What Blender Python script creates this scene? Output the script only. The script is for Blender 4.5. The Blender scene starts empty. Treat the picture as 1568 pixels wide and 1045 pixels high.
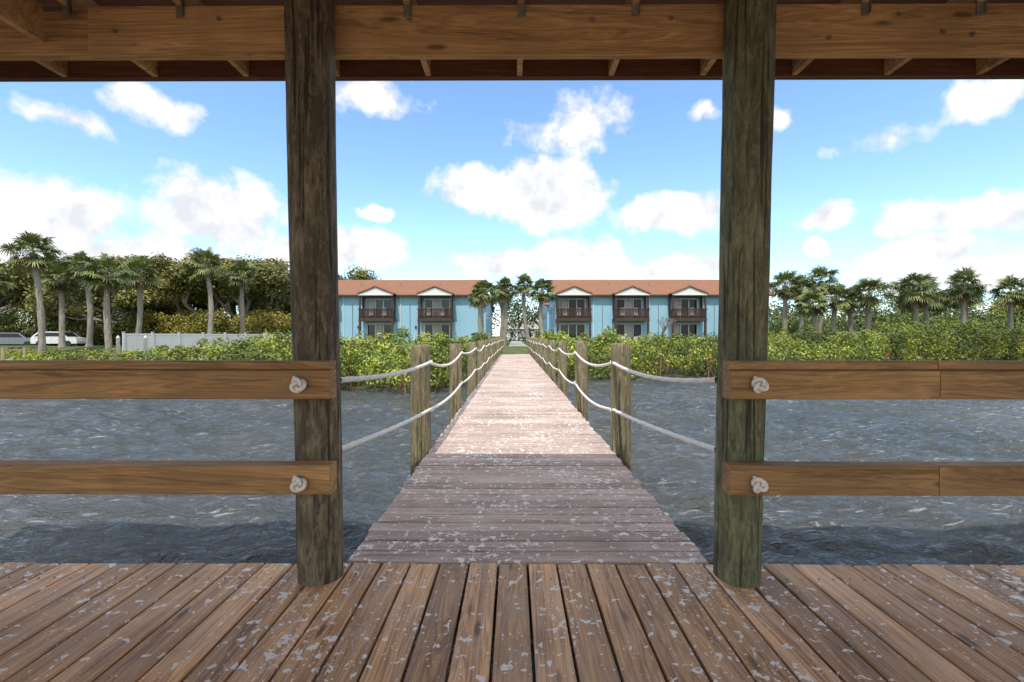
import bpy, math, random
import numpy as np
from mathutils import Vector, noise as mnoise
random.seed(7); R=np.random.RandomState(11)
scn=bpy.context.scene
COL=scn.collection
EYE=1.357
# ---------------------------------------------------------------- helpers
def link(o,parent=None):
    COL.objects.link(o)
    if parent: o.parent=parent
    return o
def empty(name):
    e=bpy.data.objects.new(name,None); link(e); e.empty_display_size=.3; return e
class MB:
    def __init__(s): s.v=[];s.f=[];s.r=[]
    def add(s,vs,fs,r=None):
        if r is None: r=random.random()
        n=len(s.v); s.v.extend([tuple(a) for a in vs]); s.f.extend([tuple(i+n for i in f) for f in fs]); s.r.extend([r]*len(vs))
    def box(s,x0,x1,y0,y1,z0,z1,r=None):
        v=[(x0,y0,z0),(x1,y0,z0),(x1,y1,z0),(x0,y1,z0),(x0,y0,z1),(x1,y0,z1),(x1,y1,z1),(x0,y1,z1)]
        s.add(v,[(0,3,2,1),(4,5,6,7),(0,1,5,4),(1,2,6,5),(2,3,7,6),(3,0,4,7)],r)
    def cbox(s,axis,a0,a1,b0,b1,z0,z1,c=.006,r=None,n=1,wob=0):
        prof=[(b0+c,z0),(b1-c,z0),(b1,z0+c),(b1,z1-c),(b1-c,z1),(b0+c,z1),(b0,z1-c),(b0,z0+c)]
        vs=[];fs=[]
        for i in range(n+1):
            a=a0+(a1-a0)*i/n; w=random.uniform(-wob,wob); w2=random.uniform(-wob,wob)
            for p,q in prof:
                p+=w;q+=w2
                vs.append({'x':(a,p,q),'y':(p,a,q),'z':(p,q,a)}[axis])
        for i in range(n):
            for k in range(8):
                k2=(k+1)%8; f=(i*8+k,i*8+k2,(i+1)*8+k2,(i+1)*8+k)
                fs.append(f if axis!='y' else f[::-1])
        fs.append(tuple(range(8))[::-1]); fs.append(tuple(n*8+k for k in range(8)))
        s.add(vs,fs,r)
    def tube(s,pts,rads,seg=8,r=None,cap=True):
        vs=[];fs=[];pts=[Vector(p) for p in pts];N=len(pts)
        ref=None
        for i,p in enumerate(pts):
            t=(pts[min(i+1,N-1)]-pts[max(i-1,0)]).normalized()
            if ref is None:
                ref=t.orthogonal().normalized()
            u=(ref-t*ref.dot(t))
            u=u.normalized() if u.length>1e-5 else t.orthogonal().normalized()
            ref=u; w=t.cross(u)
            for k in range(seg):
                a=2*math.pi*k/seg
                vs.append(p+(u*math.cos(a)+w*math.sin(a))*rads[i])
        for i in range(N-1):
            for k in range(seg):
                k2=(k+1)%seg; fs.append((i*seg+k,i*seg+k2,(i+1)*seg+k2,(i+1)*seg+k))
        if cap:
            fs.append(tuple(range(seg))[::-1]); fs.append(tuple((N-1)*seg+k for k in range(seg)))
        s.add(vs,fs,r)
    def obj(s,name,mat,parent=None,smooth=False):
        me=bpy.data.meshes.new(name); me.from_pydata(s.v,[],s.f)
        a=me.attributes.new('rnd','FLOAT','POINT'); a.data.foreach_set('value',s.r)
        me.materials.append(mat)
        if smooth: me.polygons.foreach_set('use_smooth',[True]*len(me.polygons))
        me.update(); o=bpy.data.objects.new(name,me); return link(o,parent)
def npmesh(name,V,F,mat,col=None,smooth=False,mats=None,midx=None):
    me=bpy.data.meshes.new(name); k=F.shape[1]
    me.vertices.add(len(V)); me.vertices.foreach_set('co',V.astype(np.float32).ravel())
    me.loops.add(F.size); me.loops.foreach_set('vertex_index',F.astype(np.int32).ravel())
    me.polygons.add(len(F)); me.polygons.foreach_set('loop_start',np.arange(0,F.size,k,dtype=np.int32))
    try: me.polygons.foreach_set('loop_total',np.full(len(F),k,dtype=np.int32))
    except Exception: pass
    if col is not None:
        a=me.attributes.new('Col','FLOAT_COLOR','POINT'); a.data.foreach_set('color',col.astype(np.float32).ravel())
    for m in (mats or [mat]): me.materials.append(m)
    if midx is not None: me.polygons.foreach_set('material_index',midx.astype(np.int32))
    me.polygons.foreach_set('use_smooth',np.full(len(F),smooth))
    me.update(calc_edges=True); me.validate()
    return me
# ---------------------------------------------------------------- materials
class NT:
    def __init__(s,name):
        s.m=bpy.data.materials.new(name); s.m.use_nodes=True; s.t=s.m.node_tree; s.b=s.t.nodes['Principled BSDF']; s.out=s.t.nodes['Material Output']
    def n(s,typ,**k):
        n=s.t.nodes.new(typ)
        for a,b in k.items(): setattr(n,a,b)
        return n
    def l(s,a,b): s.t.links.new(a,b)
    def math(s,op,a,b=None,c=None,clamp=False):
        n=s.n('ShaderNodeMath',operation=op); n.use_clamp=clamp
        for i,x in enumerate((a,b,c)):
            if x is None: continue
            if isinstance(x,(int,float)): n.inputs[i].default_value=x
            else: s.l(x,n.inputs[i])
        return n.outputs[0]
    def noise(s,vec,scale,detail=4,rough=.55,dist=0):
        n=s.n('ShaderNodeTexNoise'); n.inputs['Scale'].default_value=scale; n.inputs['Detail'].default_value=detail
        n.inputs['Roughness'].default_value=rough; n.inputs['Distortion'].default_value=dist
        if vec is not None: s.l(vec,n.inputs['Vector'])
        return n.outputs['Fac']
    def ramp(s,f,stops):
        n=s.n('ShaderNodeValToRGB'); e=n.color_ramp.elements
        while len(e)<len(stops): e.new(.5)
        for i,(p,c) in enumerate(stops):
            e[i].position=p; e[i].color=(c if hasattr(c,'__len__') else (c,c,c))[:3]+(1,) if hasattr(c,'__len__') else (c,c,c,1)
        s.l(f,n.inputs[0]); return n.outputs[0]
    def mix(s,f,a,b,mode='MIX'):
        n=s.n('ShaderNodeMix',data_type='RGBA',blend_type=mode)
        for i,x in ((0,f),(6,a),(7,b)):
            if isinstance(x,(int,float)): n.inputs[i].default_value=x
            elif isinstance(x,tuple): n.inputs[i].default_value=x[:3]+(1,)
            else: s.l(x,n.inputs[i])
        return n.outputs[2]
    def mapping(s,vec,sc):
        n=s.n('ShaderNodeMapping'); n.inputs['Scale'].default_value=sc; s.l(vec,n.inputs['Vector']); return n.outputs[0]
    def bump(s,h,st=.3,d=.01,normal=None):
        n=s.n('ShaderNodeBump'); n.inputs['Strength'].default_value=st; n.inputs['Distance'].default_value=d
        s.l(h,n.inputs['Height'])
        if normal: s.l(normal,n.inputs['Normal'])
        return n.outputs[0]
def wood(name,axis,dark,light,patch=None,patch_amt=.6,spots=0.,rough=.75,var=.35,knots=True,spotcol=(.86,.82,.77),bleach=0):
    T=NT(name); tc=T.n('ShaderNodeTexCoord'); at=T.n('ShaderNodeAttribute',attribute_name='rnd')
    off=T.n('ShaderNodeVectorMath',operation='SCALE'); off.inputs[0].default_value=(13.7,29.3,17.1); T.l(at.outputs['Fac'],off.inputs['Scale'])
    ad=T.n('ShaderNodeVectorMath',operation='ADD'); T.l(tc.outputs['Object'],ad.inputs[0]); T.l(off.outputs[0],ad.inputs[1]); v=ad.outputs[0]
    def sc(al,ac): return tuple(al if 'xyz'[i]==axis else ac for i in range(3))
    g=T.noise(T.mapping(v,sc(.55,11)),1,4,.6,1.3)
    rg=T.math('FRACT',T.math('MULTIPLY',g,9)); rg=T.math('ABSOLUTE',T.math('SUBTRACT',rg,.5)); rg=T.math('MULTIPLY',rg,2)
    fi=T.noise(T.mapping(v,sc(3,120)),1,2,.6)
    f=T.math('ADD',T.math('MULTIPLY',g,.9),T.math('ADD',T.math('MULTIPLY',rg,.3),T.math('MULTIPLY',fi,.35)))
    c=T.ramp(f,[(.5,dark),(1.0,light)])
    big=T.noise(tc.outputs['Object'],1.1,3,.6)
    if patch:
        pf=T.math('MULTIPLY',T.ramp(T.noise(v,2.2,5,.65),[(.42,0.),(.62,1.)]),patch_amt); c=T.mix(pf,c,patch)
    if bleach:
        bl=T.noise(T.mapping(v,sc(1.6,22)),1,4,.65,.5); c=T.mix(T.math('MULTIPLY',T.ramp(bl,[(.5,0.),(.68,1.)]),bleach),c,(.62,.50,.42))
    if knots:
        vo=T.n('ShaderNodeTexVoronoi'); vo.inputs['Scale'].default_value=1; T.l(T.mapping(v,sc(1.7,6)),vo.inputs['Vector'])
        k=T.ramp(vo.outputs['Distance'],[(.06,1.),(.13,0.)]); c=T.mix(T.math('MULTIPLY',k,.75),c,tuple(x*.3 for x in dark))
    vb=T.math('ADD',T.math('MULTIPLY',at.outputs['Fac'],var),1-var/2)
    vb=T.math('MULTIPLY',vb,T.math('ADD',T.math('MULTIPLY',big,.9),.55))
    cc=T.n('ShaderNodeCombineColor'); [T.l(vb,cc.inputs[i]) for i in range(3)]
    c=T.mix(1.0,c,cc.outputs[0],'MULTIPLY')
    if spots>0:
        o=tc.outputs['Object']
        n1=T.noise(o,17,3,.6,.3); n2=T.noise(o,1.3,4,.6); n3=T.noise(o,52,2,.5)
        th=T.math('ADD',n1,T.math('MULTIPLY',T.math('SUBTRACT',n2,.5),.35))
        a=T.ramp(th,[(.745-spots*.1,0.),(.765-spots*.1,1.)])
        b=T.ramp(T.math('ADD',n3,T.math('MULTIPLY',T.math('SUBTRACT',n2,.5),.5)),[(.77-spots*.07,0.),(.79-spots*.07,1.)])
        m=T.math('MULTIPLY',T.math('MAXIMUM',a,b),.9)
        c=T.mix(m,c,spotcol)
    T.l(c,T.b.inputs['Base Color']); T.b.inputs['Roughness'].default_value=rough
    T.l(T.bump(f,.5,.004),T.b.inputs['Normal'])
    return T.m
def log_mat(name,a,b,crack,stain,flake=.35):
    T=NT(name); tc=T.n('ShaderNodeTexCoord'); at=T.n('ShaderNodeAttribute',attribute_name='rnd')
    off=T.n('ShaderNodeVectorMath',operation='SCALE'); off.inputs[0].default_value=(13.7,29.3,17.1); T.l(at.outputs['Fac'],off.inputs['Scale'])
    ad=T.n('ShaderNodeVectorMath',operation='ADD'); T.l(tc.outputs['Object'],ad.inputs[0]); T.l(off.outputs[0],ad.inputs[1]); v=ad.outputs[0]
    g=T.noise(T.mapping(v,(26,26,5)),1,6,.75,.8)
    c=T.ramp(g,[(.32,crack),(.43,a),(.64,b)])
    c=T.mix(T.ramp(T.noise(T.mapping(v,(5,5,1.6)),1,6,.78,.4),[(.46,0.),(.58,.8)]),c,stain)
    fl=T.noise(T.mapping(v,(24,24,7)),1,5,.7,.6); c=T.mix(T.math('MULTIPLY',T.ramp(fl,[(.52,0.),(.60,1.)]),flake),c,tuple(min(1,x*1.45) for x in b))
    cr=T.noise(T.mapping(v,(34,34,.8)),1,4,.55,.3); crm=T.ramp(cr,[(.35,1.),(.42,0.)]); c=T.mix(T.math('MULTIPLY',crm,.85),c,crack)
    T.l(c,T.b.inputs['Base Color']); T.b.inputs['Roughness'].default_value=.8
    h=T.math('SUBTRACT',g,T.math('MULTIPLY',crm,.5)); T.l(T.bump(h,1.,.018),T.b.inputs['Normal'])
    return T.m
def plain(name,c,rough=.6,nscale=6,amt=.15,metal=0,spec=None,bump=0):
    T=NT(name); tc=T.n('ShaderNodeTexCoord'); f=T.noise(tc.outputs['Object'],nscale,5,.65)
    c2=T.ramp(f,[(.3,tuple(x*(1-amt) for x in c)),(.7,tuple(min(1,x*(1+amt)) for x in c))])
    T.l(c2,T.b.inputs['Base Color']); T.b.inputs['Roughness'].default_value=rough; T.b.inputs['Metallic'].default_value=metal
    if bump: T.l(T.bump(f,bump,.01),T.b.inputs['Normal'])
    return T.m
def leafmat(name):
    T=NT(name); at=T.n('ShaderNodeAttribute',attribute_name='Col')
    T.l(at.outputs['Color'],T.b.inputs['Base Color']); T.b.inputs['Roughness'].default_value=.5
    return T.m
M={}
M['deck']=wood('deck_wood','y',(.19,.085,.038),(.76,.43,.20),patch=(.54,.36,.23),patch_amt=.45,spots=1.3,var=.6,rough=.6,bleach=.22)
M['walk']=wood('walkway_wood','x',(.23,.155,.125),(.57,.43,.36),patch=(.58,.455,.395),patch_amt=.5,spots=1.5,var=.40,knots=False,bleach=.35)
M['rail']=wood('rail_wood','x',(.16,.082,.030),(.48,.285,.115),patch=(.24,.155,.07),patch_amt=.4,var=.2)
M['beam']=wood('beam_wood','x',(.27,.15,.06),(.70,.45,.205),patch=(.38,.25,.12),patch_amt=.45,var=.25)
M['rafter']=wood('rafter_wood','y',(.10,.05,.03),(.30,.16,.09),var=.3)
M['fascia']=wood('fascia_wood','x',(.10,.04,.024),(.22,.10,.06),var=.2,knots=False)
M['logL']=log_mat('log_brown',(.13,.105,.065),(.28,.245,.16),(.028,.018,.011),(.08,.058,.038))
M['logR']=log_mat('log_green',(.12,.128,.068),(.26,.27,.155),(.032,.027,.017),(.105,.105,.06),.3)
M['pile']=log_mat('pile_wood',(.17,.145,.08),(.34,.30,.18),(.05,.04,.025),(.20,.16,.09))
M['rope']=plain('rope_fibre',(.82,.79,.74),.85,60,.10)
M['metal']=plain('galvanised_metal',(.30,.30,.29),.5,30,.2,.6)
M['leaf']=leafmat('leaf'); M['bark']=log_mat('bark',(.20,.18,.15),(.40,.37,.32),(.08,.07,.06),(.26,.23,.20))
M['palmbark']=log_mat('palm_bark',(.24,.22,.18),(.42,.38,.33),(.12,.10,.08),(.32,.29,.24))
M['blue']=plain('blue_stucco',(.33,.58,.74),.85,3,.07,bump=.1)
M['white']=plain('white_paint',(.82,.82,.80),.6,4,.05)
M['brown']=plain('dark_brown_wood',(.07,.04,.032),.7,8,.25)
M['curtain']=plain('curtain',(.55,.53,.50),.9,5,.15)
M['vinyl']=plain('vinyl_fence',(.62,.64,.67),.5,2,.06)
M['conc']=plain('concrete',(.42,.40,.37),.9,5,.15)
T=NT('window_glass'); T.b.inputs['Base Color'].default_value=(.015,.02,.025,1); T.b.inputs['Roughness'].default_value=.06; T.b.inputs['Specular IOR Level'].default_value=.4; M['glass']=T.m
T=NT('roof_shingle'); tc=T.n('ShaderNodeTexCoord'); o=tc.outputs['Object']
br=T.n('ShaderNodeTexBrick'); br.inputs['Scale'].default_value=2.2; br.inputs['Color1'].default_value=(.42,.19,.10,1); br.inputs['Color2'].default_value=(.29,.125,.07,1); br.inputs['Mortar'].default_value=(.11,.05,.035,1); br.inputs['Mortar Size'].default_value=.03
T.l(T.mapping(o,(1,1,1)),br.inputs['Vector'])
c=T.mix(T.ramp(T.noise(o,.5,5,.65),[(.4,0.),(.65,.7)]),br.outputs[0],(.23,.13,.085)); T.l(c,T.b.inputs['Base Color']); T.b.inputs['Roughness'].default_value=.9; M['roof']=T.m
T=NT('ground_grass'); tc=T.n('ShaderNodeTexCoord'); o=tc.outputs['Object']
c=T.ramp(T.noise(o,.35,7,.7),[(.35,(.05,.075,.02)),(.55,(.09,.12,.03)),(.7,(.18,.16,.09))]); T.l(c,T.b.inputs['Base Color']); T.b.inputs['Roughness'].default_value=.95; M['ground']=T.m
# water
T=NT('water'); tc=T.n('ShaderNodeTexCoord'); o=tc.outputs['Object']
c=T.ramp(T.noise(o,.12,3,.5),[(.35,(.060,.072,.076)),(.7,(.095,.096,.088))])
glint_n=T.noise(T.mapping(o,(2.2,9,1)),1.5,6,.72,.7); fm=T.noise(o,.45,4,.6)
glint=T.math('ADD',glint_n,T.math('MULTIPLY',T.math('SUBTRACT',fm,.5),.30))
c=T.mix(T.math('MULTIPLY',T.ramp(glint,[(.58,0.),(.70,1.)]),.62),c,(.55,.58,.58))  # ripple highlights painted into the water colour as pale noise streaks
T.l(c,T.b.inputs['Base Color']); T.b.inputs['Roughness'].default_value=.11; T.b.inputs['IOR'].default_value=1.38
h1=T.noise(T.mapping(o,(3.4,8.5,1)),1.4,4,.6,.4)
b1=T.bump(h1,1.0,.13); T.l(b1,T.b.inputs['Normal']); M['water']=T.m
# ---------------------------------------------------------------- terrain & water
SX=[-3000,-200,-45,-28,-18,-10,-3,-1.5,1.5,4,12,18,30,60,200,3000]
SY=[60,40,33,31,26,20.3,20.6,24,26,26,27.5,31,37,50,60,90]
def shore(x): return np.interp(x,SX,SY)
def gz(x,y):
    t=y-shore(x); return np.where(t<0,np.maximum(-3.2,-1.05+.16*t),np.minimum(.3,-1.05+.12*t))
def grid(xs,ys,zf):
    X,Y=np.meshgrid(xs,ys); V=np.stack([X,Y,zf(X,Y)],-1).reshape(-1,3); nx=len(xs);ny=len(ys)
    I=(np.arange(ny-1)[:,None]*nx+np.arange(nx-1)[None]).ravel(); F=np.stack([I,I+1,I+nx+1,I+nx],1); return V,F
xs=np.concatenate([[-3000,-1500,-700,-300,-150],np.arange(-90,91,1.5),[150,300,700,1500,3000]])
ys=np.concatenate([[-3000,-1000,-300,-80,-20,0,8],np.arange(14,66,1.),[70,80,100,140,250,600,1500,3500]])
def gzz(X,Y): 
    n=np.vectorize(lambda a,b: mnoise.noise(Vector((a*.2,b*.2,0))))(X,Y); return gz(X,Y)+.08*n*(np.abs(X)<100)
V,F=grid(xs,ys,gzz); link(bpy.data.objects.new('ground',npmesh('ground',V,F,M['ground'],smooth=True)))
def axis_pts(a,b,base,k):
    p=[a]
    while p[-1]<b: p.append(p[-1]+max(base,k*abs(p[-1])))
    return np.array(p)
xp=axis_pts(0,70,.055,.0055); wx=np.concatenate([[-3000,-800,-250,-110],-xp[::-1][:-1],xp,[110,250,800,3000]])
yp=axis_pts(1.5,62,.045,.008); wy=np.concatenate([[-3000,-700,-150,-40,-10,-2],yp,[100,300,1500,3500]])
def wz(X,Y):
    dx=np.gradient(wx)[None,:]; dy=np.gradient(wy)[:,None]; sp=np.maximum(.5*dx,dy)+0*X
    Z=np.zeros_like(X); amp=.85+.4*np.sin(X*.31+1)*np.sin(Y*.37+.5+X*.15)
    for i in range(76):
        lam=.20*(8.5**(i/75.)); th=math.radians(74+R.normal()*19); k=2*math.pi/lam; s=.064
        ph=R.uniform(0,6.28); w=np.clip((lam/sp-2.5)/2,0,1)
        q=k*(X*math.cos(th)+Y*math.sin(th))+ph+.9*np.sin(X*1.1+i)*np.sin(Y*.9+i*2)
        Z+=w*s*lam/6.283*(np.sin(q)+.28*np.cos(2*q))
    return Z*amp-1.05
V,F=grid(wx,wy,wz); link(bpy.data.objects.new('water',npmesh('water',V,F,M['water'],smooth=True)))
# ---------------------------------------------------------------- pavilion deck
DE=2.70
dk=MB(); p=.1745; x=-6.02
while x<6.2:
    e=DE+random.uniform(-.012,.008)
    dz=random.uniform(-.0025,.0025); w=p-.014
    dk.cbox('y',-3.4,e,x,x+w,-.04+dz,dz,.006,random.random()); x+=p
deck=empty('pavilion_deck'); dk.obj('deck_boards',M['deck'],deck)
j=MB()
for y in (-3.2,-2,-.8,.4,1.6,2.5): j.cbox('x',-6,6,y,y+.06,-.29,-.05,.004)
j.obj('joists',M['rafter'],deck)
sc=MB()
x=-6.02
while x<6.1:
    for dxx in (.04,.12):
        for yy in (2.53,1.63): 
            sc.tube([(x+dxx,yy+random.uniform(-.01,.01),-.002),(x+dxx,yy,.0045)],[.0045,.0045],6)
    x+=p
sc.obj('screws',M['metal'],deck)
# columns
def column(name,x,y,z0,z1,r0,r1,lean,mat,seed,dome=False,seg=40,rows=70):
    vs=[];fs=[]
    zs=[z0+(z1-z0)*i/(rows-1) for i in range(rows)]
    for i,z in enumerate(zs):
        t=(z-z0)/(z1-z0); r=r0+(r1-r0)*t
        if dome and i>=rows-2: r*=(.96 if i==rows-2 else .85)
        cx=x+lean*max(0,z)/3; 
        for k in range(seg):
            a=2*math.pi*k/seg
            n=mnoise.noise(Vector((math.cos(a)*1.2+seed,math.sin(a)*1.2,z*.6)))*.05+mnoise.noise(Vector((math.cos(a)*4+seed,math.sin(a)*4,z*1.2)))*.03+mnoise.noise(Vector((math.cos(a)*9+seed,math.sin(a)*9,z*3)))*.018
            rr=r*(1+n); vs.append((cx+rr*math.cos(a),y+rr*math.sin(a),z if not(dome and i==rows-2) else z+(z1-z0)/(rows-1)*.75))
    for i in range(rows-1):
        for k in range(seg):
            k2=(k+1)%seg; fs.append((i*seg+k,i*seg+k2,(i+1)*seg+k2,(i+1)*seg+k))
    fs.append(tuple((rows-1)*seg+k for k in range(seg)))
    m=MB(); m.add(vs,fs,seed*.137%1); return m
CY=2.565
for nm,x,ln,mt,sd in (('wooden_column',-1.098,-.045,'logL',1.3),('wooden_column',1.258,.055,'logR',5.7),('wooden_column',-3.5,0,'logR',9.1),('wooden_column',3.65,0,'logL',12.4)):
    column(nm,x,CY,-2.8,3.27,.114,.13,ln,M[mt],sd,seg=56,rows=150).obj(nm,M[mt],smooth=True)
for x,sd in ((-2.6,3),(2.8,4)):
    column('w',x,-.95,-2.8,3.27,.114,.125,0,None,sd,rows=60).obj('wooden_column',M['logR'],smooth=True)
# roof
roof=empty('pavilion_roof'); b=MB()
b.cbox('x',-2.46,6.2,2.635,2.675,2.975,3.262,.004); b.cbox('x',-6.2,6.2,2.677,2.717,2.995,3.262,.004)
b.cbox('x',-6.2,-2.47,2.66,2.676,3.0,3.1,.003)
b.cbox('x',-6.2,6.2,-1.1,-1.02,2.95,3.262,.004)
b.obj('beams',M['beam'],roof)
rf=MB(); xs_=[.04+.655*i for i in range(-9,10)]
for x in xs_:
    rr=random.random()
    rf.cbox('y',-1.3,3.285,x-.02,x+.02,3.264,3.40,.003,rr); rf.cbox('y',2.74,3.283,x-.02,x+.02,3.222,3.262,.003,rr)
rf.obj('rafters',M['beam'],roof)
sh=MB()
y=-1.35
while y<3.3: sh.cbox('x',-6.4,6.4,y,min(y+.195,3.315),3.402,3.42,.002); y+=.2
sh.obj('sheathing',M['fascia'],roof)
fa=MB(); fa.cbox('x',-6.4,6.4,3.287,3.318,3.218,3.40,.003); fa.obj('fascia',M['fascia'],roof)
de=MB(); de.box(-6.42,6.42,3.32,3.326,3.212,3.43); de.box(-6.42,6.42,-1.4,3.326,3.431,3.437); de.obj('drip_edge',M['metal'],roof)
hb=MB()
for x in xs_:
    hb.box(x+.021,x+.024,2.612,2.64,3.20,3.34); hb.box(x-.02,x+.024,2.629,2.634,3.19,3.27)
for x in (-2.3,-1.7,-.6,.45,.9,1.8,2.2,2.45,2.62):
    z=3.06+random.uniform(0,.14); hb.tube([(x,2.636,z),(x,2.62,z)],[.011,.011],8)
hb.obj('brackets',M['metal'],roof)
kb=MB(); kb.cbox('y',1.2,2.63,-2.75,-2.71,3.05,3.262,.004); kb.obj('brace',M['beam'],roof)
# ---------------------------------------------------------------- rope helpers
def rope_pts(p,q,sag,n):
    P=[]
    for i in range(n+1):
        t=i/n; v=Vector(p).lerp(Vector(q),t); v.z-=sag*4*t*(1-t); P.append(v)
    return P
def rope_mesh(mb,pts,r,seg=12,k=None):
    N=len(pts); vs=[];fs=[];L=0
    for i,p_ in enumerate(pts):
        t=(pts[min(i+1,N-1)]-pts[max(i-1,0)]).normalized(); u=t.cross(Vector((0,0,1))); u=u.normalized() if u.length>1e-4 else Vector((1,0,0)); w=t.cross(u)
        if i: L+=(p_-pts[i-1]).length
        for s in range(seg):
            a=2*math.pi*s/seg; rr=r*(.78+.3*abs(math.cos(1.5*(a-L*60)))); vs.append(p_+(u*math.cos(a)+w*math.sin(a))*rr)
    for i in range(N-1):
        for s in range(seg):
            s2=(s+1)%seg; fs.append((i*seg+s,i*seg+s2,(i+1)*seg+s2,(i+1)*seg+s))
    mb.add(vs,fs)
def knot(mb,c,R0,r):
    P=[]
    for i in range(97):
        t=2*math.pi*i/96; q=3*t; pp=2*t
        rr=R0*(1+.45*math.cos(q)); P.append(Vector((c[0]+rr*math.cos(pp),c[1]+R0*.55*math.sin(q),c[2]+rr*math.sin(pp))))
    mb.tube(P,[r]*97,8,cap=False)
# guard rails
for side in (-1,1):
    g=empty('guard_rail'); m=MB()
    yf,yb=2.335,2.43
    if side<0: a0,a1=-6,-.952
    else: a0,a1=1.112,6
    segs=[(a0,a1)] if side<0 else [(a0,2.178),(2.182,a1)]
    for s0,s1 in segs:
        m.cbox('x',s0,s1,yf,yb,1.032,1.180,.005); 
        m.cbox('x',s0,s1,yf+.012,yb-.002,1.182,1.228,.006)
        m.cbox('x',s0,s1,yf,yb,.537,.690,.006)
    m.obj('rail_boards',M['rail'],g)
    kn=MB(); wa=MB(); kx=-1.10 if side<0 else 1.245
    for z in (1.108,.60):
        knot(kn,(kx,yf-.028,z),.0235,.0105)
        kn.tube([(kx-.012,yf-.012,z+.02),(kx-.02,yf-.02,z+.035),(kx-.022,yf-.022,z+.045)],[.009,.010,.008],8)
        wa.tube([(kx,yf-.001,z),(kx,yf-.006,z)],[.036,.036],20)
    kn.obj('rope_knots',M['rope'],g,True); wa.obj('washers',M['metal'],g)
# ---------------------------------------------------------------- walkway
W0,W1=-.998,1.158
wk=empty('boardwalk'); m=MB(); y=DE+.012; i=0
while y<47:
    w=.146; tz=.004+random.uniform(-.004,.004)
    a=W0+random.uniform(-.018,.014); bb=W1+random.uniform(-.014,.018)
    if y<9: m.cbox('x',a,bb,y,y+w-.010,-.036+tz,tz,.006)
    else: m.cbox('x',a,bb,y,y+w-.012,-.036+tz,tz,.005)
    y+=w; i+=1
m.obj('walkway_boards',M['walk'],wk)
m=MB()
for x in (W0+.03,.05,W1-.08): m.cbox('y',2.72,47,x,x+.05,-.30,-.045,.004,n=8)
PY=[5.38+3.22*i for i in range(13)]
for y in PY: m.cbox('x',W0-.2,W1+.2,y-.12,y-.07,-.55,-.305,.004)
m.obj('stringers',M['rafter'],wk)
XL,XR=W0-.105,W1+.112
for j,y in enumerate(PY):
    for x,s in ((XL,-1),(XR,1)):
        top=1.235+random.uniform(-.035,.035)+(0.02 if s>0 else 0)
        xx=x+random.uniform(-.012,.012)
        column('p',xx,y,-2.8,top,.126,.116,random.uniform(-.02,.02),None,j*1.7+s,True,24,50).obj('walkway_piling',M['pile'],smooth=True)
for s,x,cx in ((-1,XL,-1.098),(1,XR,1.258)):
    rp=MB()
    P=[(cx-s*.07,CY+.1,1.10)]+[(x-s*.105,y,1.045) for y in PY]
    for k in range(len(PY)):
        n=90 if k==0 else (60 if k<3 else 16)
        rope_mesh(rp,rope_pts(P[k],P[k+1],(.04 if s<0 else .07) if k==0 else random.uniform(.04,.13),n),.018,12 if k<4 else 6)
    P=[(cx-s*.07,CY+.1,.69)]+[(x-s*.105,y,.48+random.uniform(-.03,.03)) for y in PY]
    for k in range(len(PY)):
        n=90 if k==0 else (60 if k<3 else 16)
        rope_mesh(rp,rope_pts(P[k],P[k+1],.02 if k==0 else random.uniform(.05,.12),n),.018,12 if k<4 else 6)
    for y,zt in [(y,z) for y in PY[:6] for z in (1.045,.48)]: knot(rp,(x-s*.112,y,zt),.014,.011)
    rp.obj('rope_railing',M['rope'],smooth=True)
m=MB(); 
for k in range(20): m.box(-.55,1.35,47+k*2.4,47+k*2.4+2.385,.30,.36)
m.obj('concrete_path',M['conc'])
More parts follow.
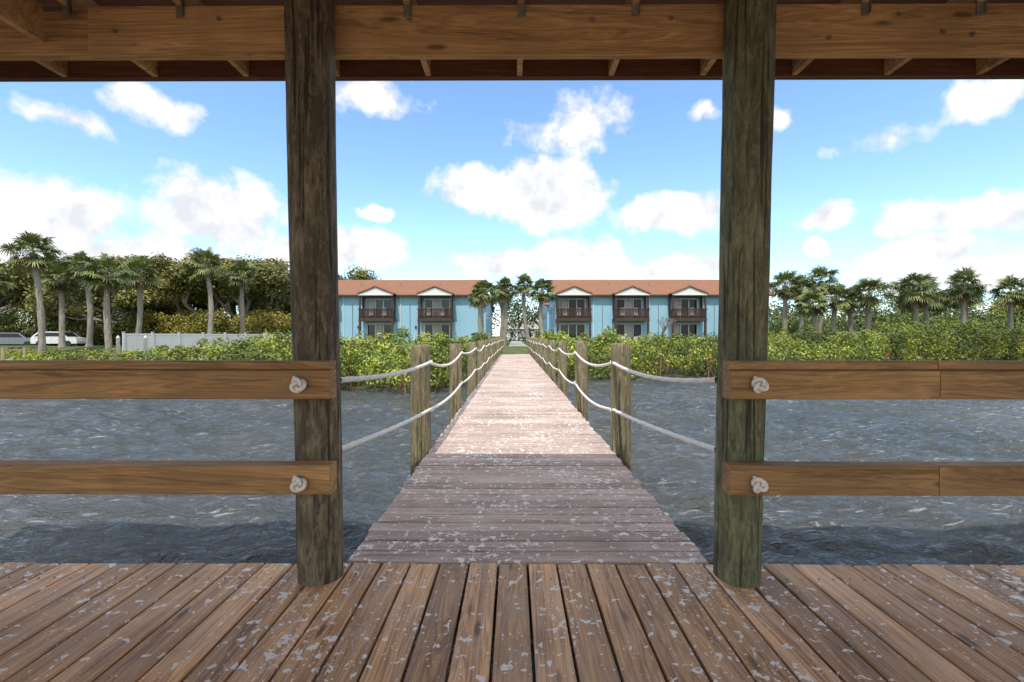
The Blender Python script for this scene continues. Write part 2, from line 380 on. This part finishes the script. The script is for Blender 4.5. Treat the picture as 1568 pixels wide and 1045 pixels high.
# ---------------------------------------------------------------- townhouses
def townhouse(x0,x1,y0,depth,bays,simple=False):
    H=empty('blue_townhouse'); G=.25; EV=6.45; RZ=8.65
    w=MB(); w.box(x0,x1,y0,y0+depth,G-.4,EV)
    ym=y0+depth/2
    for xx in (x0,x1):
        w.add([(xx,y0,EV),(xx,y0+depth,EV),(xx,ym,RZ-.05)],[(0,1,2)])
    w.obj('walls',M['blue'],H)
    r=MB(); ov=.55; sl=(RZ-EV)/(depth/2); t=.16
    for sgn,ya,yb in ((1,y0-ov,ym),(-1,y0+depth+ov,ym)):
        za=EV-ov*sl+.12; zb=RZ+.12
        v=[(x0-.5,ya,za),(x1+.5,ya,za),(x1+.5,yb,zb),(x0-.5,yb,zb)]; v2=[(a,b_,c_-t) for a,b_,c_ in v]
        r.add(v+v2,[(0,1,2,3),(7,6,5,4),(0,4,5,1),(3,2,6,7),(0,3,7,4),(1,5,6,2)])
    wh=MB(); br=MB(); gl=MB(); cu=MB(); cap=MB()
    br.box(x0-.5,x1+.5,y0-ov-.03,y0-ov-.004,EV-ov*sl-.10,EV-ov*sl+.08)
    for c in bays:
        hw=1.9; yf=y0-1.55
        gz0=6.28; gp=7.15; gw=2.15
        v=[(c-gw,yf-.25,gz0),(c+gw,yf-.25,gz0),(c+gw,y0+1.9,gz0),(c-gw,y0+1.9,gz0),(c,yf-.25,gp),(c,y0+1.9,gp)]
        for A,B in ((0,4),(1,4)):
            p0,p1=Vector(v[A]),Vector(v[4]); q1=Vector(v[5]); q0=Vector(v[3 if A==0 else 2]); up=Vector((0,0,.14))
            r.add([p0,p1,q1,q0,p0+up,p1+up,q1+up,q0+up],[(0,1,2,3),(7,6,5,4),(0,4,5,1),(1,5,6,2),(2,6,7,3),(3,7,4,0)])
        wh.add([(c-gw+.15,yf-.1,gz0),(c+gw-.15,yf-.1,gz0),(c,yf-.1,gp-.08)],[(0,1,2)])
        wh.box(c-gw+.1,c+gw-.1,yf-.14,yf+.0,gz0-.14,gz0-.003)
        br.box(c-hw,c+hw,yf+.02,y0-.01,6.0,6.07)
        br.box(c-hw-.15,c+hw+.15,yf-.05,y0-.01,3.12,3.4)
        br.box(c-hw-.2,c+hw+.2,yf-.12,yf+.02,4.5,4.6); br.box(c-hw-.1,c+hw+.1,yf-.06,yf-.02,3.55,3.66)
        for k in range(25): 
            xx=c-hw-.05+k*(2*hw+.1)/24; br.box(xx-.05,xx+.05,yf-.06,yf-.03,3.42,4.5)
        for sx in (c-hw,c+hw):
            br.box(sx-.09,sx+.09,yf-.0,yf+.16,3.4,6.0); br.box(sx-.12,sx+.12,yf-.02,yf+.2,G,3.12)
            br.box(sx-.04,sx+.04,yf+.17,y0-.01,3.45,4.5)
            br.box(sx-.05,sx+.05,y0-.5,y0-.012,3.4,6.0)
        for z0,z1 in ((3.42,5.75),(G+.1,2.75)):
            ww=1.45
            wh.box(c-ww-.12,c+ww+.12,y0-.05,y0-.004,z0,z1+.12)
            gl.box(c-ww,c+ww,y0-.075,y0-.052,z0+.1,z1)
            n=3
            for k in range(1,n): xx=c-ww+2*ww*k/n; wh.box(xx-.05,xx+.05,y0-.10,y0-.077,z0+.1,z1)
            if random.random()<.75:
                k=random.choice([0,1,1,2]); xx=c-ww+2*ww*k/n; 
                for q in range(6): cu.box(xx+.08+q*.13,xx+.19+q*.13,y0-.09-.006*(q%2),y0-.078,z0+.12,z1-.05)
        for kx in (-.9,.7):
            cu.box(c+kx-.25,c+kx+.25,yf+.5,yf+.95,3.8,3.86); cu.box(c+kx-.25,c+kx+.25,yf+.95,yf+1.0,3.86,4.75)
            for zz in (G+.1,): cu.box(c+kx-.25,c+kx+.25,yf+.3,yf+.75,zz+.4,zz+.46); cu.box(c+kx-.25,c+kx+.25,yf+.75,yf+.8,zz+.0,zz+1.0)
    mids=[(bays[i]+bays[i+1])/2 for i in range(len(bays)-1)]
    for c in mids:
        wh.tube([(c-.9,y0-.06,G),(c-.9,y0-.06,6.2)],[.05,.05],6)
        br.box(c+.8,c+1.0,y0-.14,y0-.01,2.3,2.6)
        wh.box(c+.5,c+.85,y0-.14,y0-.005,G+.35,G+.95)
        cap.tube([(c+.2,y0-.05,G),(c+.2,y0-.05,5.2)],[.035,.035],6)
    if not bays:
        for zz in (1.2,4.2):
            for xx in np.arange(x0+1.5,x1-1,3): wh.box(xx-.6,xx+.6,y0-.05,y0-.004,zz,zz+1.3); gl.box(xx-.5,xx+.5,y0-.07,y0-.052,zz+.08,zz+1.22)
    for yy in np.arange(y0+1.8,y0+depth-1,3.2):
        for zz in (1.2,4.2):
            for xx,s in ((x0,-1),(x1,1)):
                a,b_=sorted((xx+s*.004,xx+s*.05)); wh.box(a,b_,yy-.6,yy+.6,zz,zz+1.2); a,b_=sorted((xx+s*.052,xx+s*.07)); gl.box(a,b_,yy-.5,yy+.5,zz+.08,zz+1.12)
    for k in range(int((x1-x0)/5)):
        xx=x0+2+k*5; yy=y0+2.6; zz=EV+2.6*sl; cap.tube([(xx,yy,zz),(xx,yy,zz+.55)],[.06,.06],6)
    r.obj('roof',M['roof'],H); wh.obj('white_trim',M['white'],H)
    br.obj('balconies' if bays else 'eave_boards',M['brown'],H)
    if bays: cu.obj('curtains_and_chairs',M['curtain'],H)
    gl.obj('windows',M['glass'],H); cap.obj('roof_vents',M['metal'],H)
townhouse(-26.3,-4.3,55,10,[-23.2,-16.25,-9.3])
townhouse(5.0,30.7,55,10,[7.05,13.85,20.55,27.3])
townhouse(-20,-4.6,74,22,[],True)
townhouse(5.4,24,74,22,[],True)
m=empty('distant_house'); q=MB(); q.box(-3,9,125,133,0,3.4); q.obj('walls',M['white'],m); q=MB(); q.add([(-4,124.5,3.3),(10,124.5,3.3),(10,134,3.3),(-4,134,3.3),(0,129,5.8),(6,129,5.8)],[(0,1,5,4),(1,2,5),(2,3,4,5),(3,0,4)]); q.obj('roof',M['conc'],m); q=MB(); [q.box(a,a+1.2,124.9,124.98,1,2.4) for a in (-1.5,1,3.5,6)]; q.obj('windows',M['glass'],m)
# ---------------------------------------------------------------- fence, wall, dock, cars
def fence(p,q,h,n):
    m=MB(); P=Vector(p);Q=Vector(q);d=(Q-P)/n; L=d.length; u=d.normalized(); s=Vector((-u.y,u.x,0))
    def ob(c0,c1,th,z0,z1):
        a=P+u*c0-s*th;b_=P+u*c1-s*th;c=P+u*c1+s*th;e=P+u*c0+s*th
        m.add([(v.x,v.y,z) for z in (z0,z1) for v in (a,b_,c,e)],[(0,3,2,1),(4,5,6,7),(0,1,5,4),(1,2,6,5),(2,3,7,6),(3,0,4,7)])
    for i in range(n+1): ob(i*L-.07,i*L+.07,.07,h[0],h[1]+.12); ob(i*L-.09,i*L+.09,.09,h[1]+.121,h[1]+.16)
    for i in range(n):
        ob(i*L+.071,(i+1)*L-.071,.03,h[1]-.12,h[1]+.02); ob(i*L+.071,(i+1)*L-.071,.03,h[0]+.1,h[0]+.25)
        k=int(L/.16)
        for j_ in range(k):
            a=i*L+.075+(L-.15)*j_/k; ob(a,a+(L-.15)/k-.012,.018,h[0]+.25,h[1]-.121)
    m.obj('white_fence',M['vinyl'])
fence((-31,36,0),(-23,52,0),(-.9,1.55),9)
fence((31,47.5,0),(44,51,0),(-.3,1.75),6)
dock=empty('small_dock'); m=MB(); 
for k in range(50): m.cbox('y',31,32.6,-50+k*.3,-50+k*.3+.28,-.35,-.31,.004)
m.obj('dock_boards',M['walk'],dock); m=MB()
for k in range(8):
    for yy in (31.1,32.5): m.tube([(-49.8+k*2.1,yy,-2.5),(-49.8+k*2.1,yy,.55)],[.11,.1],10)
m.obj('dock_pilings',M['pile'],dock,True)
m=MB(); 
for yy in (31.1,32.5): m.cbox('x',-50,-35,yy-.02,yy+.02,.3,.42,.004)
m.obj('dock_rail',M['pile'],dock)
for x,y in ((-30.4,34.8),(-27.8,34.2)):
    m=MB(); m.tube([(x,y,-2),(x,y,1.2),(x,y,1.22),(x,y,1.4)],[.12,.12,.14,.02],12); m.obj('mooring_post',M['white'],smooth=True)
M['tyre']=plain('tyre_rubber',(.03,.03,.03),.8); M['carw']=plain('white_car_paint',(.75,.76,.78),.25); M['card']=plain('grey_car_paint',(.2,.22,.25),.25)
def car(x,y,z,ang,col):
    e=empty('parked_car'); e.location=(x,y,z); e.rotation_euler=(0,0,ang)
    b_=MB(); prof=[(-2.25,.35),(2.25,.35),(2.3,.6),(2.2,.95),(1.2,1.08),(.55,1.62),(-1.6,1.66),(-2.15,1.1),(-2.3,.9)]
    n=len(prof); vs=[]
    for yy in (-.9,-.72,.72,.9):
        for (px,pz) in prof: vs.append((px,(yy if (pz<1.2) else (math.copysign(.72,yy))),pz))
    fs=[]
    for s in range(3):
        for i in range(n): fs.append((s*n+i,s*n+(i+1)%n,(s+1)*n+(i+1)%n,(s+1)*n+i))
    fs+= [tuple(range(n))[::-1],tuple(3*n+i for i in range(n))]
    b_.add(vs,fs); b_.obj('body',col,e)
    g=MB()
    for s in (-1,1):
        g.add([(1.0,s*.90,1.1),(.5,s*.76,1.54),(-1.5,s*.76,1.56),(-1.95,s*.90,1.12)],[(0,1,2,3)])
    g.add([(1.2,-.7,1.1),(1.2,.7,1.1),(.6,.66,1.6),(.6,-.66,1.6)],[(0,1,2,3)]); g.obj('car_windows',M['glass'],e)
    w=MB()
    for xx in (-1.4,1.4):
        for s in (-1,1): w.tube([(xx,s*.93,.34),(xx,s*.7,.34)],[.34,.34],16)
    w.obj('wheels',M['tyre'],e)
car(-49.5,49.5,.2,.1,M['carw']); car(-57,52,.1,.3,M['card']); car(1.9,105,.3,1.5,M['card']); car(-1.6,108,.3,1.5,M['carw'])
# ---------------------------------------------------------------- foliage
def leaves(C,Rad,n,size,cols,zs=.8,shell=.55,elong=.45):
    k=len(C); d=R.normal(size=(k,n,3)); d/=np.linalg.norm(d,axis=2,keepdims=True)+1e-9
    rr=shell+(1.12-shell)*R.rand(k,n,1)**.7
    Pn=C[:,None,:]+d*rr*Rad[:,None,None]*np.array([1,1,zs])
    nrm=d+.9*R.normal(size=d.shape); nrm[...,2]+=.35; nrm/=np.linalg.norm(nrm,axis=2,keepdims=True)
    t=R.normal(size=d.shape); u=np.cross(nrm,t); u/=np.linalg.norm(u,axis=2,keepdims=True)+1e-9; v=np.cross(nrm,u)
    s=size*(.6+.8*R.rand(k,n,1)); u=u*s*.5; v=v*s*elong*.5
    Q=np.stack([Pn-u,Pn-v,Pn+u,Pn+v],2).reshape(-1,3)
    c=cols[:,None,:]*(.65+.7*R.rand(k,n,1)); c=np.repeat(c[:,:,None,:],4,2).reshape(-1,3); c=np.concatenate([c,np.ones((len(c),1))],1)
    F=np.arange(len(Q)).reshape(-1,4); return Q,F,c
def colmix(k,a,b,p=1.):
    t=R.rand(k,1)**p; return np.array(a)*(1-t)+np.array(b)*t
def foliage_obj(name,parts):
    V=[];F=[];C=[];o=0
    for v,f,c in parts: V.append(v);F.append(f+o);C.append(c);o+=len(v)
    return link(bpy.data.objects.new(name,npmesh(name,np.concatenate(V),np.concatenate(F),M['leaf'],np.concatenate(C))))
def nz(x,y,s): return mnoise.noise(Vector((x*s,y*s,3.3)))
C=[];
x=-75.
while x<85:
    st=.9
    for t in np.arange(-1.0,8.0,1.0):
        xx=x+R.uniform(-.4,.4); yy=float(shore(xx))+t+R.uniform(-.4,.4)
        if abs(xx-.08)<1.75 and yy<60: continue
        if -1.9<xx<2.1 and t<0 : continue
        g=float(gz(xx,yy)); am=.55 if xx<-17 else 1.; top=.95+am*(.9*nz(xx,yy,.35)+.55*nz(xx,yy,1.1))
        if xx<-17: top-=.40
        if xx<-22: top-=.55
        if xx>22: top+=.65+.9*nz(xx,yy,.15)+.025*(xx-25)
        if t<0: top-=.35
        if nz(xx+50,yy,.6)<-.38: top-=.6
        rad=R.uniform(.4,.85); cz=top-rad*.6
        if cz<g-.1: continue
        C.append((xx,yy,cz,rad))
        if R.rand()<.12: C.append((xx,yy,cz+rad*.8,rad*.5))
        if t<1.6:
            z=top-rad*.6-.8
            while z>-.75: C.append((xx,yy+R.uniform(-.1,.3),z,rad*R.uniform(.75,1))); z-=.75
    x+=st
C=np.array(C); k=len(C); cl=colmix(k,(.075,.125,.02),(.30,.33,.04),1.1)
pt=np.array([nz(a,b_,.25)+.6*nz(a,b_,.8) for a,b_ in C[:,:2]])[:,None]; cl=cl*np.clip(1+.9*pt,.35,1.7)
foliage_obj('mangrove_hedge',[leaves(C[:,:3],C[:,3],155,.17,cl)])
m=MB()
for i in range(420):
    xx=R.uniform(-30,34); 
    if abs(xx-.08)<1.5: continue
    yy=float(shore(xx))+R.uniform(-1.3,.6); a=R.uniform(0,6.28); l=R.uniform(.3,.8)
    p0=Vector((xx+l*math.cos(a),yy+l*math.sin(a),-1.3)); p1=Vector((xx+.5*l*math.cos(a),yy+.5*l*math.sin(a),-.6)); p2=Vector((xx,yy,.1))
    m.tube([p0,p1,p2],[.02,.022,.022],5)
m.obj('mangrove_roots',M['rafter'])
def thicket(name,n,xr,yr,topf,rad,nl,size,c1,c2,bot=0.):
    C=[]
    for i in range(n):
        xx=R.uniform(*xr);yy=R.uniform(*yr); top=topf(xx,yy)
        if -4.2<xx<4.9: continue
        z=bot+(top-bot)*R.rand()**.6; C.append((xx,yy,z,R.uniform(*rad)))
    C=np.array(C); cl=colmix(len(C),c1,c2); foliage_obj(name,[leaves(C[:,:3],C[:,3],nl,size,cl,.9)])
thicket('bamboo_thicket',180,(-45,-26.5),(53.5,56),lambda x,y:3.6+1.5*nz(x,y,.3),(.6,1.2),200,.24,(.12,.13,.02),(.36,.30,.05))
thicket('background_shrubs',330,(29,75),(52,60),lambda x,y:3.1+2.0*nz(x,y,.2),(.9,1.7),200,.29,(.05,.09,.016),(.20,.26,.038))
thicket('background_shrubs',170,(-75,-44),(53,58),lambda x,y:3.4+2.2*nz(x,y,.2),(.9,1.7),200,.29,(.045,.065,.017),(.16,.16,.03))
thicket('garden_shrubs',80,(5.5,31),(48,52.5),lambda x,y:.9+.9*nz(x,y,.5),(.35,.7),150,.18,(.035,.08,.012),(.12,.2,.03))
thicket('garden_shrubs',60,(-25,-4.4),(48,52.5),lambda x,y:.7+.7*nz(x,y,.5),(.35,.6),140,.18,(.04,.08,.012),(.12,.17,.03))
C=[]
for i in range(760):
    xx=R.uniform(-170,150); yy=R.uniform(90,112); top=(8.+(5. if xx<-32 else 0))+4*nz(xx,yy,.09)+2*nz(xx,yy,.3)
    C.append((xx,yy,top*R.rand()**.5,R.uniform(1.6,3.2)))
for i in range(260):
    xx=R.choice([-1,1])*R.uniform(27,150); C.append((xx,R.uniform(84,90),R.uniform(.8,4.5),R.uniform(1.6,2.6)))
C=np.array(C); foliage_obj('distant_trees',[leaves(C[:,:3],C[:,3],130,.65,colmix(len(C),(.05,.08,.03),(.14,.165,.05)),.8)])
# palms
def palm(xb,xc,y,zc,rad=1.75,seed=0,nf=44):
    rs=np.random.RandomState(seed); g=float(gz(xb,y)); V=[];F=[];Cc=[];MI=[]
    n=16;seg=10;b0=np.array([xb,y,g-.2]); c0=np.array([xc,y+rs.uniform(-.4,.4),zc]); bow=rs.uniform(-.5,.5)
    for i in range(n):
        t=i/(n-1); p=b0*(1-t)+c0*t; p[0]+=bow*math.sin(math.pi*t); r=(.25-.06*t)*(1+.5*max(0,.08-t)/.08)+.08*max(0,(t-.84)/.16)
        for k in range(seg):
            a=2*math.pi*k/seg; rr=r*(1+.06*rs.normal()); V.append((p[0]+rr*math.cos(a),p[1]+rr*math.sin(a),p[2]))
    for i in range(n-1):
        for k in range(seg): F.append((i*seg+k,i*seg+(k+1)%seg,(i+1)*seg+(k+1)%seg,(i+1)*seg+k)); MI.append(0)
    Cc=[(.1,.1,.1,1)]*len(V)
    up=np.array([0,0,1.])
    for f in range(nf):
        q=f/nf; az=f*2.39996+rs.uniform(-.3,.3); el=math.radians(85-140*q**.8+rs.uniform(-10,10))
        dead=q>.88
        d=np.array([math.cos(az)*math.cos(el),math.sin(az)*math.cos(el),math.sin(el)])
        pl=rad*rs.uniform(.35,.68); base=c0+d*.12; e=base+d*pl; e[2]-=.10*pl
        s=np.cross(d,up); s/=np.linalg.norm(s)+1e-6; nn=np.cross(s,d)
        tq=rs.rand(); col=(np.array([.065,.10,.03])*(1-tq)+np.array([.22,.25,.075])*tq) if not dead else np.array([.26,.18,.10])*rs.uniform(.6,1.1)
        if dead: e=base+np.array([d[0]*.35,d[1]*.35,-.5])*pl
        def quad(a,b_,c_,dd):
            o=len(V); V.extend([tuple(a),tuple(b_),tuple(c_),tuple(dd)]); F.append((o,o+1,o+2,o+3)); MI.append(1); k_=rs.uniform(.7,1.3); Cc.extend([tuple(col*k_)+(1,)]*4)
        quad(base-s*.03,base+s*.03,e+s*.02,e-s*.02)
        tw=rs.uniform(-.6,.6)
        fd=d*np.array([1,1,.75])+np.array([0,0,-.12 if not dead else -1.3]); fd/=np.linalg.norm(fd)
        s2=np.cross(fd,up); s2/=np.linalg.norm(s2)+1e-6; n3=np.cross(s2,fd); s2=s2*math.cos(tw)+n3*math.sin(tw)
        NL=19
        for j in range(NL):
            a=math.radians(-125+250*j/(NL-1)+rs.uniform(-4,4)); dr=math.cos(a)*fd+math.sin(a)*s2
            L=rad*.46*(1-.2*abs(a)/2)*rs.uniform(.85,1.15); wv=np.cross(dr,np.cross(fd,s2)); wv/=np.linalg.norm(wv)+1e-6; wd=.05
            mid=e+dr*L*.6+up*.03*L; tip=e+dr*L*1.0-up*L*rs.uniform(.08,.4)
            quad(e-wv*.015,e+wv*.015,mid+wv*wd,mid-wv*wd); quad(mid-wv*wd,mid+wv*wd,tip+wv*.012,tip-wv*.012)
    V=np.array(V);F=np.array(F)
    me=npmesh('palm_tree',V,F,None,np.array(Cc),mats=[M['palmbark'],M['leaf']],midx=np.array(MI))
    a=me.attributes.new('rnd','FLOAT','POINT'); a.data.foreach_set('value',np.full(len(V),(seed*.37)%1,dtype=np.float32))
    link(bpy.data.objects.new('palm_tree',me))
PL=[(-39.6,-40.3,38,8.3,2.0),(-43.9,-44.3,44,6.9,1.8),(-41.3,-41.5,44,7.9,1.8),(-33.9,-34.3,38,6.5,1.9),(-36.7,-36.1,44,7.2,1.9),(-31.0,-31.5,46,8.7,2.0),(-29.8,-29.8,50,7.9,2.0),
(-47.5,-48,41,6.4,1.7),(-3.1,-3.0,47,5.9,1.5),(-1.25,-1.1,52,6.7,1.5),(1.9,1.2,56,7.7,1.6),(-1.9,-1.7,60,6.9,1.5),(3.3,3.05,49,6.2,1.6),(-3.4,-4.0,51,5.6,1.4),
(28.4,28.4,48,6.6,1.9),(31.4,31.6,50,6.4,1.9),(34.5,34.7,52,7.6,2.0),(28.8,28.6,44,4.5,1.6),(31.5,31.5,45,5.0,1.8),(34,34,44,5.3,2.1),(38.2,38.3,44,5.6,2.1),(41.7,41.4,46,5.7,2.0),(45.1,45.4,46,6.3,2.1),(52,51.9,48,6.0,2.0),(36.6,36.4,50,5.3,1.8),(48.6,48.4,49,5.6,1.9)]
for i,(a,b_,y,z,r) in enumerate(PL): palm(a,b_,y,z,r,seed=i+3)
# oaks
def oak_mesh(seed,h=11.,c1=(.07,.09,.022),c2=(.23,.22,.055),nl=280):
    rs=random.Random(seed); mb=MB(); ends=[]
    def br(p,d,l,r,dep):
        pts=[p];dd=d.copy()
        for i in range(4):
            dd=(dd+Vector((rs.gauss(0,.2),rs.gauss(0,.2),rs.gauss(.04,.12)))).normalized(); pts.append(pts[-1]+dd*l/4)
        mb.tube(pts,[r*(1-.1*i) for i in range(5)],7,cap=False)
        if dep>=2: ends.append((pts[3]+Vector((0,0,.3)),dep))
        if dep==4: ends.append((pts[-1],5)); return
        for k in range(3 if dep<2 else 2):
            a=rs.uniform(0,6.28); sp=rs.uniform(.5,1.0); nd=(dd+Vector((math.cos(a)*sp,math.sin(a)*sp,rs.uniform(-.1,.4)))).normalized()
            br(pts[-1] if k else pts[3],nd,l*rs.uniform(.68,.85),r*.62,dep+1)
    br(Vector((0,0,-.3)),Vector((rs.uniform(-.15,.15),0,1)),h*.27,.34,0)
    br(Vector((.3,0,-.3)),Vector((rs.uniform(.3,.6),.1,1)).normalized(),h*.3,.26,1)
    C=np.array([tuple(e[0]) for e in ends]); C=C[C[:,2]>h*.25]; k=len(C)
    v,f,c=leaves(C,R.uniform(.6,1.2,k),nl,.28,colmix(k,c1,c2),.75,.35)
    tv=np.array(mb.v); tf=np.array([q for q in mb.f if len(q)==4])
    V=np.concatenate([tv,v]);F=np.concatenate([tf,f+len(tv)]); CC=np.concatenate([np.full((len(tv),4),.2),c]); mi=np.concatenate([np.zeros(len(tf)),np.ones(len(f))])
    me=npmesh('oak_tree',V,F,None,CC,mats=[M['bark'],M['leaf']],midx=mi)
    a=me.attributes.new('rnd','FLOAT','POINT'); a.data.foreach_set('value',np.full(len(V),.3,dtype=np.float32)); return me,V[:,2].max()
OM=[oak_mesh(3,c1=(.09,.11,.028),c2=(.27,.26,.065)),oak_mesh(8,c1=(.12,.13,.035),c2=(.34,.31,.08)),oak_mesh(21,c1=(.10,.12,.03),c2=(.29,.28,.07))]
for i,(x,y,h,mi,rot) in enumerate([(-33.3,58,11.6,0,.3),(-38,57,11.2,1,2.),(-43.5,60,12.2,2,4.),(-48,57,11,1,1.),(-54,60,11.2,0,5.),(-60,59,10.8,2,.8),(-67,60,11.5,2,.8),(-74,62,11.5,1,3.3),(-29.8,70,12.6,2,2.5),(-50,66,12.8,1,.1),(-38,67,13.3,0,1.2),(-44,70,13.4,0,3.9),(-59,68,12.6,1,2.6),(62,70,9,0,1),(75,66,8.5,1,2)]):
    me,hh=OM[mi]; o=bpy.data.objects.new('oak_tree',me); link(o); s=h/hh; o.location=(x,y,.2); o.rotation_euler=(0,0,rot); o.scale=(s*1.2,s*1.2,s)
rs=random.Random(5); m=MB()
def brb(p,d,l,r,dep):
    q=p+d*l; m.tube([p,p.lerp(q,.5)+Vector((rs.gauss(0,.05),0,.04)),q],[r,r*.85,r*.7],6)
    if dep<5:
        for k in range(2+(dep<2)):
            a=rs.uniform(0,6.28); brb(q,(d+Vector((math.cos(a),math.sin(a),.35))*.7).normalized(),l*.72,r*.65,dep+1)
brb(Vector((16.6,51,.1)),Vector((0,0,1)),1.2,.11,0); m.obj('bare_tree',M['bark'])
# ---------------------------------------------------------------- world
EL=math.radians(61); AZ=math.radians(188)
s=Vector((math.sin(AZ)*math.cos(EL),math.cos(AZ)*math.cos(EL),math.sin(EL)))
L=bpy.data.lights.new('sun','SUN'); L.energy=3.6; L.angle=math.radians(.53); L.color=(1,.95,.86)
lo=bpy.data.objects.new('sun',L); link(lo); lo.rotation_euler=s.to_track_quat('Z','Y').to_euler(); lo.location=(0,-20,40)
wd=bpy.data.worlds.new('World'); scn.world=wd; wd.use_nodes=True
W=NT.__new__(NT); W.t=wd.node_tree; bg=W.t.nodes['Background']; ST=.15
sky=W.n('ShaderNodeTexSky',sky_type='NISHITA'); sky.sun_disc=False; sky.sun_elevation=EL; sky.sun_rotation=AZ; sky.air_density=1.0; sky.dust_density=.3; sky.ozone_density=1.5
tc=W.n('ShaderNodeTexCoord'); nv=W.n('ShaderNodeVectorMath',operation='NORMALIZE'); W.l(tc.outputs['Generated'],nv.inputs[0]); D=nv.outputs[0]
sp=W.n('ShaderNodeSeparateXYZ'); W.l(D,sp.inputs[0])
az=W.math('ARCTAN2',sp.outputs[0],sp.outputs[1]); el=W.math('ARCSINE',sp.outputs[2])
cb=W.n('ShaderNodeCombineXYZ'); W.l(az,cb.inputs[0]); W.l(el,cb.inputs[1])
wn=W.n('ShaderNodeTexNoise'); wn.inputs['Scale'].default_value=9; wn.inputs['Detail'].default_value=3; wn.inputs['Roughness'].default_value=.6; W.l(D,wn.inputs['Vector'])
sb=W.n('ShaderNodeVectorMath',operation='SUBTRACT'); W.l(wn.outputs['Color'],sb.inputs[0]); sb.inputs[1].default_value=(.5,.5,.5)
ma=W.n('ShaderNodeVectorMath',operation='MULTIPLY_ADD'); W.l(sb.outputs[0],ma.inputs[0]); ma.inputs[1].default_value=(.12,.08,0); W.l(cb.outputs[0],ma.inputs[2]); Pw=ma.outputs[0]
BL=[(60,325,175,66,1.2),(330,325,140,70,1.25),(200,400,320,60,1.05),(510,385,130,48,1.1),(725,298,85,46,1.1),(830,300,125,58,1.25),(1030,327,100,34,1.05),
(890,190,80,54,.72),(820,215,50,28,.5),(225,160,85,28,.6),(110,188,95,28,.55),(565,142,105,30,.62),(1085,180,28,18,.65),(1195,178,36,16,.65),(1500,155,95,38,.88),
(1262,326,50,26,1.05),(1400,330,95,34,1.),(1520,322,85,36,1.05),(1255,378,30,18,.95),(1420,388,115,42,1.1),(1530,412,90,32,1.1),(765,408,60,28,1.1),(895,398,75,40,1.15),(1040,413,110,24,1.05),(570,323,32,16,.9),(1345,215,85,26,.42),(1200,445,420,20,.5)]
acc=None
for (x,y,rx,ry,am) in BL:
    u=(x-787)/697.; a=math.atan(u); e=math.atan((515-y)/697.*math.cos(a)); ra=rx/697.*math.cos(a)**2; re=ry/697.*math.cos(a)
    n=W.n('ShaderNodeVectorMath',operation='MULTIPLY_ADD'); W.l(Pw,n.inputs[0]); n.inputs[1].default_value=(1/ra,1/re,0); n.inputs[2].default_value=(-a/ra,-e/re,0)
    ln=W.n('ShaderNodeVectorMath',operation='LENGTH'); W.l(n.outputs[0],ln.inputs[0])
    v=W.math('MULTIPLY_ADD',ln.outputs['Value'],-am,am)
    acc=v if acc is None else W.math('MAXIMUM',acc,v)
gn=W.noise(D,2.6,4,.55); fill_cloud=W.math('MULTIPLY_ADD',gn,4.,-1.5)  # unseen cloud cover, added outside the view to whiten the fill light
out=W.math('GREATER_THAN',W.math('ABSOLUTE',az),1.02); hi=W.math('GREATER_THAN',el,.62); out=W.math('MAXIMUM',out,hi)
fill_cloud=W.math('ADD',fill_cloud,W.math('MULTIPLY_ADD',out,4.,-4.)); acc=W.math('MAXIMUM',acc,fill_cloud)
acc=W.math('MAXIMUM',acc,-1.)
n2=W.noise(D,13,7,.6); f=W.math('ADD',acc,W.math('MULTIPLY_ADD',n2,1.5,-.80))
cov=W.ramp(f,[(0.0,0.),(.14,.35),(.36,1.)])
cc=W.mix(W.ramp(n2,[(.38,0.),(.54,1.)]),tuple(x/ST for x in (.84,.87,.93)),tuple(x/ST for x in (1.12,1.11,1.09)))
tint=W.mix(1.,sky.outputs[0],(1.62,1.84,2.0),'MULTIPLY')
res=W.mix(cov,tint,cc); W.l(res,bg.inputs[0]); bg.inputs[1].default_value=ST
# ---------------------------------------------------------------- camera
cd=bpy.data.cameras.new('camera'); cd.lens=16; cd.sensor_width=36; cd.clip_end=6000; cd.clip_start=.05
co=bpy.data.objects.new('camera',cd); link(co); co.location=(0,0,EYE); co.rotation_euler=(math.radians(90-.62),0,math.radians(.26))
scn.camera=co
scn.view_settings.view_transform='Standard'; scn.view_settings.look='None'; scn.view_settings.exposure=0
